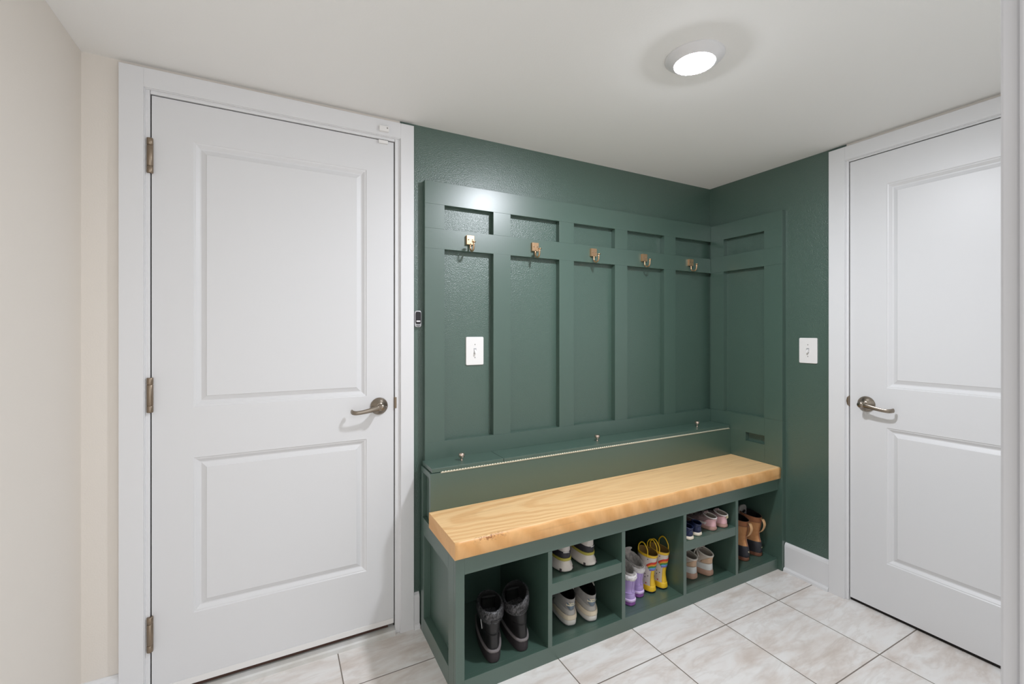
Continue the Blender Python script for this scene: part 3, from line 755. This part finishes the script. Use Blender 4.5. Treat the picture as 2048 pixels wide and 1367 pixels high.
# ---- grey trainers
def trainer(loc, yaw, label, lab2):
    r = root('trainer', label, 'shoe', loc, -yaw, 'grey suede trainers')
    lofted('outsole', [RG(0, .012, .272, .034, .044, .6), RG(.004, .003, .279, .0395, .048, .6), RG(.008, .001, .280, .040, .0485, .6)], 'nbout', r, cap1=True, label='grey outsole edge')
    so = [RG(.0075, .001, .28, .040, .0485, .6), RG(.018, -.001, .28, .041, .0485, .62), RG(.030, .001, .277, .040, .047, .66)]
    s = lofted('midsole', so, 'nbwhite', r, cap1=True)
    lofted('heel_cup', [RG(.027, .000, .200, .0405, .044, .66), RG(.031, -.0015, .19, .0412, .043, .68), RG(.043, .000, .16, .0385, .040, .72), RG(.046, .004, .15, .036, .037, .72)], 'nbcream', r, cap0=False, cap1=True, label='cream foam heel cup')
    up = [RG(.030, .005, .274, .0375, .046, .7), RG(.046, .003, .266, .0370, .044, .74), RG(.062, .005, .240, .0355, .041, .8), RG(.078, .006, .195, .0345, .038, .85), RG(.094, .003, .165, .034, .035, .9, .004), RG(.108, -.001, .155, .034, .034, .95, .002), RG(.115, -.003, .152, .0335, .033, .95, .001)]
    u = lofted('upper', up, 'nbgrey', r)
    b = new(); patch(b, up, -1.5, 1.5, 1.0, 3.1, .0012, 20, 5, lambda q: (0, .55+.4*abs(2*q-1))); part('heel_overlay', b, 'nblight', u, 'pale grey overlay')
    # slate heel tab: shield shape
    b = new(); sh = []
    k_ = []
    for x, z in [(-.0165, .097), (-.0165, .086), (-.0135, .076), (-.006, .0685), (0, .0665), (.006, .0685), (.0135, .076), (.0165, .086), (.0165, .097)]: k_.append((x, z))
    o1 = [b.verts.new(on_heel(up, x, z, .0022)) for x, z in k_]; o2 = [b.verts.new(on_heel(up, x*1.06, z, -.001)) for x, z in k_]
    cen = b.verts.new(on_heel(up, 0, .086, .0024))
    for i in range(len(k_)):
        j = (i+1) % len(k_); b.faces.new((o1[i], o1[j], o2[j], o2[i])); b.faces.new((o1[i], o1[j], cen)).smooth = True
    ht = part('heel_tab', b, 'slate', r, 'slate blue shield-shaped heel tab')
    b = new(); heel_text(b, up, [('new', .0085), ('balance', 0)], .0855, .0115, .0034); part('lettering', b, 'creamtext', ht, lab2)
    lofted('lining', lining_rings(up, .06, .005), 'lining', r, cap0=False, cap1=True)
    b = new(); tube(b, crom([(0, .165, .085), (0, .150, .108), (0, .142, .128), (0, .140, .134)], 5), .028, .004, 12); part('tongue', b, 'nblight', r)
    b = new(); tube(b, crom([surf(up, 1.5, 5.4)+Vector((.002, 0, 0)), surf(up, 1.9, 5.6)+Vector((.004, 0, .012)), surf(up, 2.4, 5.2)+Vector((.003, 0, .014)), surf(up, 2.7, 4.2)+Vector((0, 0, .006))], 6), .003, .002, 8); part('lace_loop', b, 'whitelace', r)
    laces(r, up, (2.2, 2.8, 3.4), 'whitelace')
    return r

# ---- lavender snow boots
def snow_boot(loc, yaw, lean, label):
    r = root('snow_boot', label, 'boot', loc, -yaw, 'lavender fleece-lined boots')
    lofted('sole', [RG(0, .008, .180, .030, .033, .68), RG(.004, .001, .186, .0345, .036, .68), RG(.020, 0, .186, .035, .0365, .68)], 'purpledk', r, cap1=True, label='violet sole')
    lofted('foxing', [RG(.019, .0, .186, .0355, .038, .68), RG(.0205, -.002, .188, .0365, .0378, .68), RG(.028, -.002, .187, .0365, .0378, .7), RG(.031, .003, .183, .0345, .037, .72)], 'purplelt', r, cap0=False, cap1=True, label='pale lavender band')
    up = [RG(.029, .002, .182, .0350, .037, .72), RG(.045, .002, .176, .0350, .036, .76), RG(.055, .004, .158, .0345, .035, .82), RG(.070, .006, .126, .0345, .034, .9, 0, lean*.2), RG(.095, .002, .112, .0350, .035, .95, 0, lean*.5), RG(.122, -.002, .108, .0355, .0355, 1, 0, lean*.9)]
    u = lofted('upper', up, 'purple', r)
    b = new(); patch(b, up, -2, 2, 1.9, 2.15, .0016, 22, 3); part('seam', b, 'purple', u)
    b = new(); patch(b, up, -.12, .12, 2.2, 4.9, .0014, 3, 12); part('heel_strip', b, 'purple', u)
    cu = [RG(.114, -.003, .109, .0355, .0355, 1, .004, lean*.85), RG(.120, -.006, .112, .0380, .0380, 1, .008, lean*.9), RG(.130, -.006, .113, .0380, .0380, 1, .018, lean), RG(.135, -.001, .109, .0345, .0345, 1, .024, lean*1.05)]
    lofted('fleece_cuff', cu, 'furwhite', r, cap0=True, n=60, sub=5, wob=.005, seed=3, label='fluffy white cuff')
    li = [cu[-1], RG(.140, .003, .106, .032, .032, 1, .034, lean*1.1), RG(.137, .011, .099, .027, .027, 1, .032, lean), RG(.105, .018, .088, .021, .021, 1, .01, lean*.7), RG(.07, .022, .083, .017, .017, 1, 0, 0)]
    lofted('fleece_lining', li, 'fur', r, cap0=False, cap1=True, n=60, sub=5, wob=.0045, seed=5, label='grey fleece lining')
    b = new(); tube(b, crom([(lean, .098, .140), (lean, .103, .165), (lean*1.05, .101, .180), (lean*1.05, .094, .184)], 5), .027, .008, 14); part('fleece_tongue', b, 'fur', r)
    return r

# ---- yellow rain boots
def rain_boot(loc, yaw, label):
    r = root('rain_boot', label, 'boot', loc, -yaw, 'yellow rainbow rain boots')
    lofted('sole', [RG(0, .008, .168, .026, .031, .6), RG(.003, .002, .172, .030, .0345, .6), RG(.009, .001, .173, .031, .035, .6)], 'dot', r, cap1=True, label='dark sole')
    lofted('foxing', [RG(.0085, .0, .174, .0315, .036, .6), RG(.012, -.0015, .175, .033, .0375, .62), RG(.030, .0005, .172, .0315, .0355, .68), RG(.033, .004, .168, .029, .033, .7)], 'yel', r, cap0=False, cap1=True, label='yellow foot band')
    up = [RG(.030, .003, .168, .030, .034, .7), RG(.050, .006, .155, .0285, .031, .8), RG(.070, .008, .115, .0275, .029, .95), RG(.095, .005, .102, .0290, .0295, 1), RG(.125, -.002, .098, .0305, .031, 1, 0, .001), RG(.158, -.008, .099, .0325, .033, 1, 0, .002), RG(.178, -.012, .099, .0330, .0335, 1, .003, .003)]
    u = lofted('shaft', up, 'rbwhite', r, label='off-white printed shaft')
    b = new(); patch(b, up, -pi, pi, 5.35, 6.0, .0012, 44, 3); part('top_band', b, 'yel', r, 'yellow top rim')
    b = new(); patch(b, up, -.40, .95, .05, 3.5, .0012, 12, 16); part('back_stripe', b, 'yel', r, 'yellow heel stripe')
    bow = None
    for i, c in enumerate(('red', 'orange', 'rgreen', 'rblue', 'rviolet')):
        o = part('rainbow' if not i else 'rainbow_stripe', arc_patch(up, 4.62-.25*i, .25, -1.02+.10*i), c, bow or r, 'rainbow stripe across the back' if not i else None)
        bow = bow or o
    for phi, k in ((-1.1, .95), (-.8, .62), (-1.5, 1.1)):
        b = new(); side_blob(b, up, phi, k, .0040, .0040, HEART); part('heart', b, 'heart', u, 'small red heart')
    for phi, k in ((-1.05, 2.6), (-.72, 2.3), (-1.35, 3.1), (-1.0, 1.9), (-.95, 5.0), (-1.5, 2.4)):
        b = new(); side_blob(b, up, phi, k, .0024, .0028, DOT); part('dot', b, 'dot', u, 'small dark dot')
    lofted('lining', lining_rings(up, .13, .003), 'yelin', r, cap0=False, cap1=True, label='tan lining')
    for sg in (-1, 1):
        b = new()
        a = surf(up, sg*1.05, 5.75)+Vector((sg*.0004, 0, 0)); c = surf(up, sg*2.1, 5.75)+Vector((sg*.0004, 0, 0))
        pts = crom([a+Vector((0, 0, -.006)), a+Vector((0, -.002, .022)), a.lerp(c, .22)+Vector((0, 0, .043)), a.lerp(c, .5)+Vector((0, 0, .050)), a.lerp(c, .78)+Vector((0, 0, .043)), c+Vector((0, .002, .022)), c+Vector((0, 0, -.006))], 6)
        tube(b, pts, .0020, .0030, 10); part('pull_loop', b, 'yel', r, 'yellow pull loop')
    return r
def arc_patch(up, k, st, pa):
    """one band of the rainbow: level across the back, curving down at its left end"""
    b = new(); O = []; n = 26
    for i in range(n+1):
        phi = pa+(1.2-pa)*i/n; d = 1.1*max(0, -.45-phi)**1.6
        row = []
        for kk in (k-st-d, k-d):
            p = surf(up, phi, kk); q = snorm(up, phi, kk); row += [b.verts.new(p-q*.001), b.verts.new(p+q*.0022)]
        O.append(row)
    for A, B in zip(O, O[1:]):
        for x, y in ((1, 3), (3, 2), (2, 0), (0, 1)): b.faces.new((A[x], B[x], B[y], A[y])).smooth = (x, y) == (1, 3)
    for q in (O[0], O[-1]): b.faces.new((q[0], q[1], q[3], q[2]))
    return b

# ---- low children's and adult trainers
def low_shoe(loc, yaw, label, name, group, L, W, H, mats, extras=()):
    """L length, W heel half width, H collar height"""
    r = root(name, label, 'shoe', loc, -yaw, group)
    sh = H*.30
    so = [RG(0, .008*L/.2, L*.97, W*.88, W*1.08, .6), RG(.003, .001, L*.995, W*1.03, W*1.22, .6), RG(sh*.6, 0, L, W*1.06, W*1.24, .62), RG(sh, .002, L*.99, W*1.0, W*1.18, .66)]
    lofted('sole', so, mats['sole'], r, cap1=True)
    up = [RG(sh*.92, .004, L*.975, W*.96, W*1.12, .7), RG(sh+.2*(H-sh), .003, L*.95, W*.95, W*1.06, .74), RG(sh+.45*(H-sh), .004, L*.76, W*.91, W*1.0, .8), RG(sh+.68*(H-sh), .004, L*.57, W*.88, W*.93, .88), RG(sh+.88*(H-sh), .001, L*.39, W*.86, W*.80, .93, .006), RG(H, -.001, L*.355, W*.83, W*.70, .95, .010)]
    u = lofted('upper', up, mats['upper'], r)
    lofted('lining', lining_rings(up, (H-sh)*.8, .0035), mats['lining'], r, cap0=False, cap1=True)
    return r, up, u

def navy_shoe(loc, yaw, label):
    r, up, u = low_shoe(loc, yaw, label, 'child_shoe', 'navy child shoes', .135, .027, .054, dict(sole='creamsole', upper='navy', lining='navy'))
    b = new(); patch(b, up, 2.3, 3.9, 2.2, 3.2, .0022, 12, 4); part('strap', b, 'navy', r)
    b = new(); patch(b, up, -.5, .5, 1.0, 3.6, .0012, 10, 5, lambda q: (0, .6+.4*sin(pi*q))); part('heel_counter', b, 'navy', u)
    return r
def pink_shoe(loc, yaw, label, bow):
    r, up, u = low_shoe(loc, yaw, label, 'child_trainer', 'pink child trainers', .19, .031, .060, dict(sole='pinksole', upper='mauve', lining='greybeige'))
    b = new(); patch(b, up, -1.15, 1.15, .1, 4.6, .0014, 18, 8, lambda q: (0, .75+.25*(1-abs(2*q-1)))); part('heel_counter', b, 'pink', r, 'pink leather heel')
    b = new(); patch(b, up, -2.2, -.9, .5, 2.2, .0020, 14, 4, lambda q: (.05+.1*q, .25+.55*q)); part('side_stripe', b, 'whitestripe', r, 'white curved side stripe')
    b = new(); patch(b, up, .9, 2.2, .5, 2.2, .0020, 14, 4, lambda q: (.15-.1*q, .80-.55*q)); part('side_stripe', b, 'whitestripe', r, 'white curved side stripe')
    b = new(); patch(b, up, 1.75, 4.53, 2.7, 3.6, .0030, 22, 4); part('strap', b, 'mauve', r, 'mauve closure strap')
    b = new(); tube(b, [surf(up, -pi+2*pi*i/30, 4.95)+Vector((0, 0, .001)) for i in range(31)], .0030, .0026, 8); part('collar', b, 'whitestripe', r)
    laces(r, up, (1.6, 2.1, 2.5), 'whitelace', .45, .0018)
    b = new(); tube(b, crom([(0, .084, .034), (0, .072, .052), (0, .062, .068), (0, .054, .076)], 5), .016, .004, 12); part('tongue', b, 'mauve', r)
    if bow:
        b = new(); p = on_heel(up, 0, .055, .003)
        for i in range(7):
            a = 2*pi*i/7; q = p+Vector((.011*cos(a), -.003, .009*sin(a)+.002)); tube(b, [p, p.lerp(q, .5), q], .0022, .0016, 7, radii=[1, 1.5, .4])
        part('heel_bow', b, 'metal', r, 'small shiny bow')
    else:
        b = new(); patch(b, up, -.2, .2, 3.6, 4.9, .0030, 6, 5); part('heel_tab', b, 'pink', r)
    return r
def court_shoe(loc, yaw, label):
    r, up, u = low_shoe(loc, yaw, label, 'court_shoe', 'pale gum-soled trainers', .240, .038, .096, dict(sole='gum', upper='greybeige', lining='greybeige'))
    b = new(); patch(b, up, -1.4, 1.4, .05, 2.05, .0016, 22, 6, lambda q: (0, 1-.15*abs(2*q-1))); part('heel_counter', b, 'patent', r, 'glossy white heel counter')
    b = new(); patch(b, up, -1.0, 1.0, 2.1, 5.0, .0016, 18, 7, lambda q: (0, 1-.75*abs(2*q-1)**1.6)); part('heel_tab', b, 'tantab', r, 'tan leather heel tab')
    b = new(); tube(b, [surf(up, -pi+2*pi*i/36, 4.95)+Vector((0, 0, .0015+.008*(1-cos(-pi+2*pi*i/36))/2)) for i in range(37)], .0042, .0038, 8); part('collar', b, 'whitelace', r)
    b = new(); tube(b, crom([(0, .108, .070), (0, .092, .088), (0, .080, .106), (0, .070, .120), (0, .064, .124)], 5), .021, .0045, 12); part('tongue', b, 'greybeige', r)
    laces(r, up, (1.8, 2.2, 2.6, 3.0, 3.4), 'whitelace', .6, .0026)
    b = new()
    for s in (-1, 1):
        tube(b, crom([(0, .086, .106), (s*.012, .072, .126), (s*.026, .068, .121), (s*.034, .074, .102), (s*.037, .078, .084)], 6), .0036, .0036, 8); tube(b, crom([(0, .088, .104), (s*.016, .082, .113), (s*.032, .062, .104), (s*.039, .046, .086)], 6), .0034, .0034, 8)
    part('lace_bow', b, 'whitelace', r)
    return r
def duck_boot(loc, yaw, label, flap):
    r = root('duck_boot', label, 'boot', loc, -yaw, 'tan duck boots')
    lofted('sole', [RG(0, .010, .262, .031, .040, .6), RG(.003, .003, .268, .036, .044, .6), RG(.018, .003, .268, .0365, .0445, .62), RG(.022, .006, .264, .034, .042, .65)], 'duckgum', r, cap1=True, label='brown gum sole')
    sh = [RG(.020, .004, .266, .0355, .0435, .66), RG(.024, .001, .267, .0372, .0445, .68), RG(.050, .001, .262, .0372, .043, .72), RG(.072, .004, .225, .0365, .040, .8), RG(.078, .007, .205, .034, .038, .82)]
    s = lofted('rubber_shell', sh, 'duckrub', r, cap0=True, cap1=True, label='black rubber foot shell')
    b = new(); flat_blob(b, sh, .006, .050, .011, .0052, .0014, [(-1, .1), (-.75, .9), (-.2, .7), (.5, 1), (1, .5), (.9, -.5), (.2, -.3), (-.3, -1), (-.7, -.4)]); part('badge', b, 'metal', s, 'small shiny heel badge')
    up = [RG(.074, .006, .205, .0345, .038, .85), RG(.095, .013, .165, .0335, .036, .92), RG(.115, .016, .142, .0345, .036, .96), RG(.140, .012, .135, .037, .037, 1), RG(.165, .007, .135, .039, .039, 1), RG(.192, .004, .138, .0405, .0405, 1, .006), RG(.210, .004, .142, .041, .041, 1, .010)]
    u = lofted('shaft', up, 'suede', r, label='tan suede shaft')
    b = new(); patch(b, up, -pi, pi, 4.6, 6.0, .0014, 44, 4); part('collar', b, 'suededk', r, 'brown suede collar')
    b = new(); patch(b, up, -.05, .05, .1, 4.6, .0022, 2, 20); part('heel_seam', b, 'suededk', u)
    lofted('lining', lining_rings(up, .12, .005), 'lining', r, cap0=False, cap1=True)
    b = new()
    a = on_heel(up, 0, .192, .002); c = on_heel(up, 0, .132, .002)
    pts = crom([a+Vector((0, .001, .010)), a+Vector((0, -.010, .012)), a+Vector((0, -.020, -.010)), a.lerp(c, .55)+Vector((0, -.020, 0)), c+Vector((0, -.012, .006)), c+Vector((0, -.001, -.002))], 5)
    tube(b, pts, .0105, .0016, 10); part('pull_strap', b, 'loop', r, 'light tan heel pull strap')
    if flap:
        b = new(); prism(b, rrect(-.040, .020, .15, .246, .02), .104, .111, bev=.002); tg = part('tongue', b, 'tonguegrey', r, 'grey felt tongue')
        b = new(); tube(b, crom([(-.012, .1035, .205), (-.016, .097, .214), (-.010, .094, .222), (-.004, .097, .214), (-.008, .1035, .205)], 5), .003, .003, 8); part('loop', b, 'lining', tg, 'small black loop')
    else:
        b = new(); prism(b, rrect(-.028, .028, .15, .222, .02), .116, .123, bev=.002); part('tongue', b, 'suededk', r)
    return r

ZF, ZS = .0577, .2992
black_boot((.706, 1.480, ZF), radians(14), -.004, 0, 'black knit-collar boot in the first cubby, nearer the bench end', True)
black_boot((.831, 1.482, ZF), radians(8), -.010, .45, 'black knit-collar boot with slumped collar beside the cubby divider', False)
runner((1.042, 1.497, ZS), radians(9), -1, 'white running shoe with yellow band, left of the pair on the shelf')
runner((1.156, 1.490, ZS), radians(10), 1, 'white running shoe with yellow band, right of the pair on the shelf')
trainer((1.076, 1.514, ZF), radians(13), 'grey trainer with slate heel tab, left one under the running shoes', 'cream lettering')
trainer((1.170, 1.496, ZF), radians(15), 'grey trainer with slate heel tab, right one under the running shoes', 'cream lettering')
snow_boot((1.400, 1.500, ZF), 0, 0, 'lavender fleece-cuffed child boot half hidden by the divider')
snow_boot((1.4785, 1.530, ZF), 0, .0, 'lavender fleece-cuffed child boot next to the yellow rain boots')
rain_boot((1.5535, 1.530, ZF), 0, 'yellow rainbow rain boot next to the lavender boots')
rain_boot((1.6245, 1.526, ZF), 0, 'yellow rainbow rain boot nearer the right divider of its cubby')
navy_shoe((1.722, 1.456, ZS), 0, 'navy child shoe with cream sole, nearer the divider')
navy_shoe((1.7905, 1.466, ZS), 0, 'navy child shoe with cream sole, beside the pink trainers')
pink_shoe((1.902, 1.470, ZS), 0, 'pink child trainer next to the navy shoes', False)
pink_shoe((1.979, 1.467, ZS), 0, 'pink child trainer with a shiny heel bow', True)
court_shoe((1.822, 1.520, ZF), 0, 'pale gum-soled trainer half hidden by the divider')
court_shoe((1.918, 1.504, ZF), 0, 'pale gum-soled trainer fully in view, below the pink trainers')
duck_boot((2.212, 1.508, ZF), radians(2), 'tan duck boot half hidden by the divider', False)
duck_boot((2.322, 1.508, ZF), radians(2), 'tan duck boot with grey tongue, fully in view in the last cubby', True)

# ------------------------------------------------------------------ camera, world, colour management
cam = bpy.data.cameras.new('camera'); co = bpy.data.objects.new('camera', cam); COL.objects.link(co)
cam.sensor_width = 36; cam.lens = 36*891.93/2048; cam.shift_y = -(683.5-663.24)/2048; cam.clip_start = .02; cam.dof.use_dof = True; cam.dof.focus_distance = 2.0; cam.dof.aperture_fstop = 11
co.location = (0, 0, 1.275); co.rotation_euler = (pi/2, 0, -.4847)
scene.camera = co
w = bpy.data.worlds.new('world'); scene.world = w; w.use_nodes = True
w.node_tree.nodes['Background'].inputs['Color'].default_value = (.95, .97, 1, 1)
w.node_tree.nodes['Background'].inputs['Strength'].default_value = 1.75
vs = scene.view_settings
scene.display_settings.display_device = 'sRGB'
vs.view_transform = 'Standard'; vs.look = 'None'; vs.gamma = 1; vs.use_curve_mapping = False; vs.exposure = 0
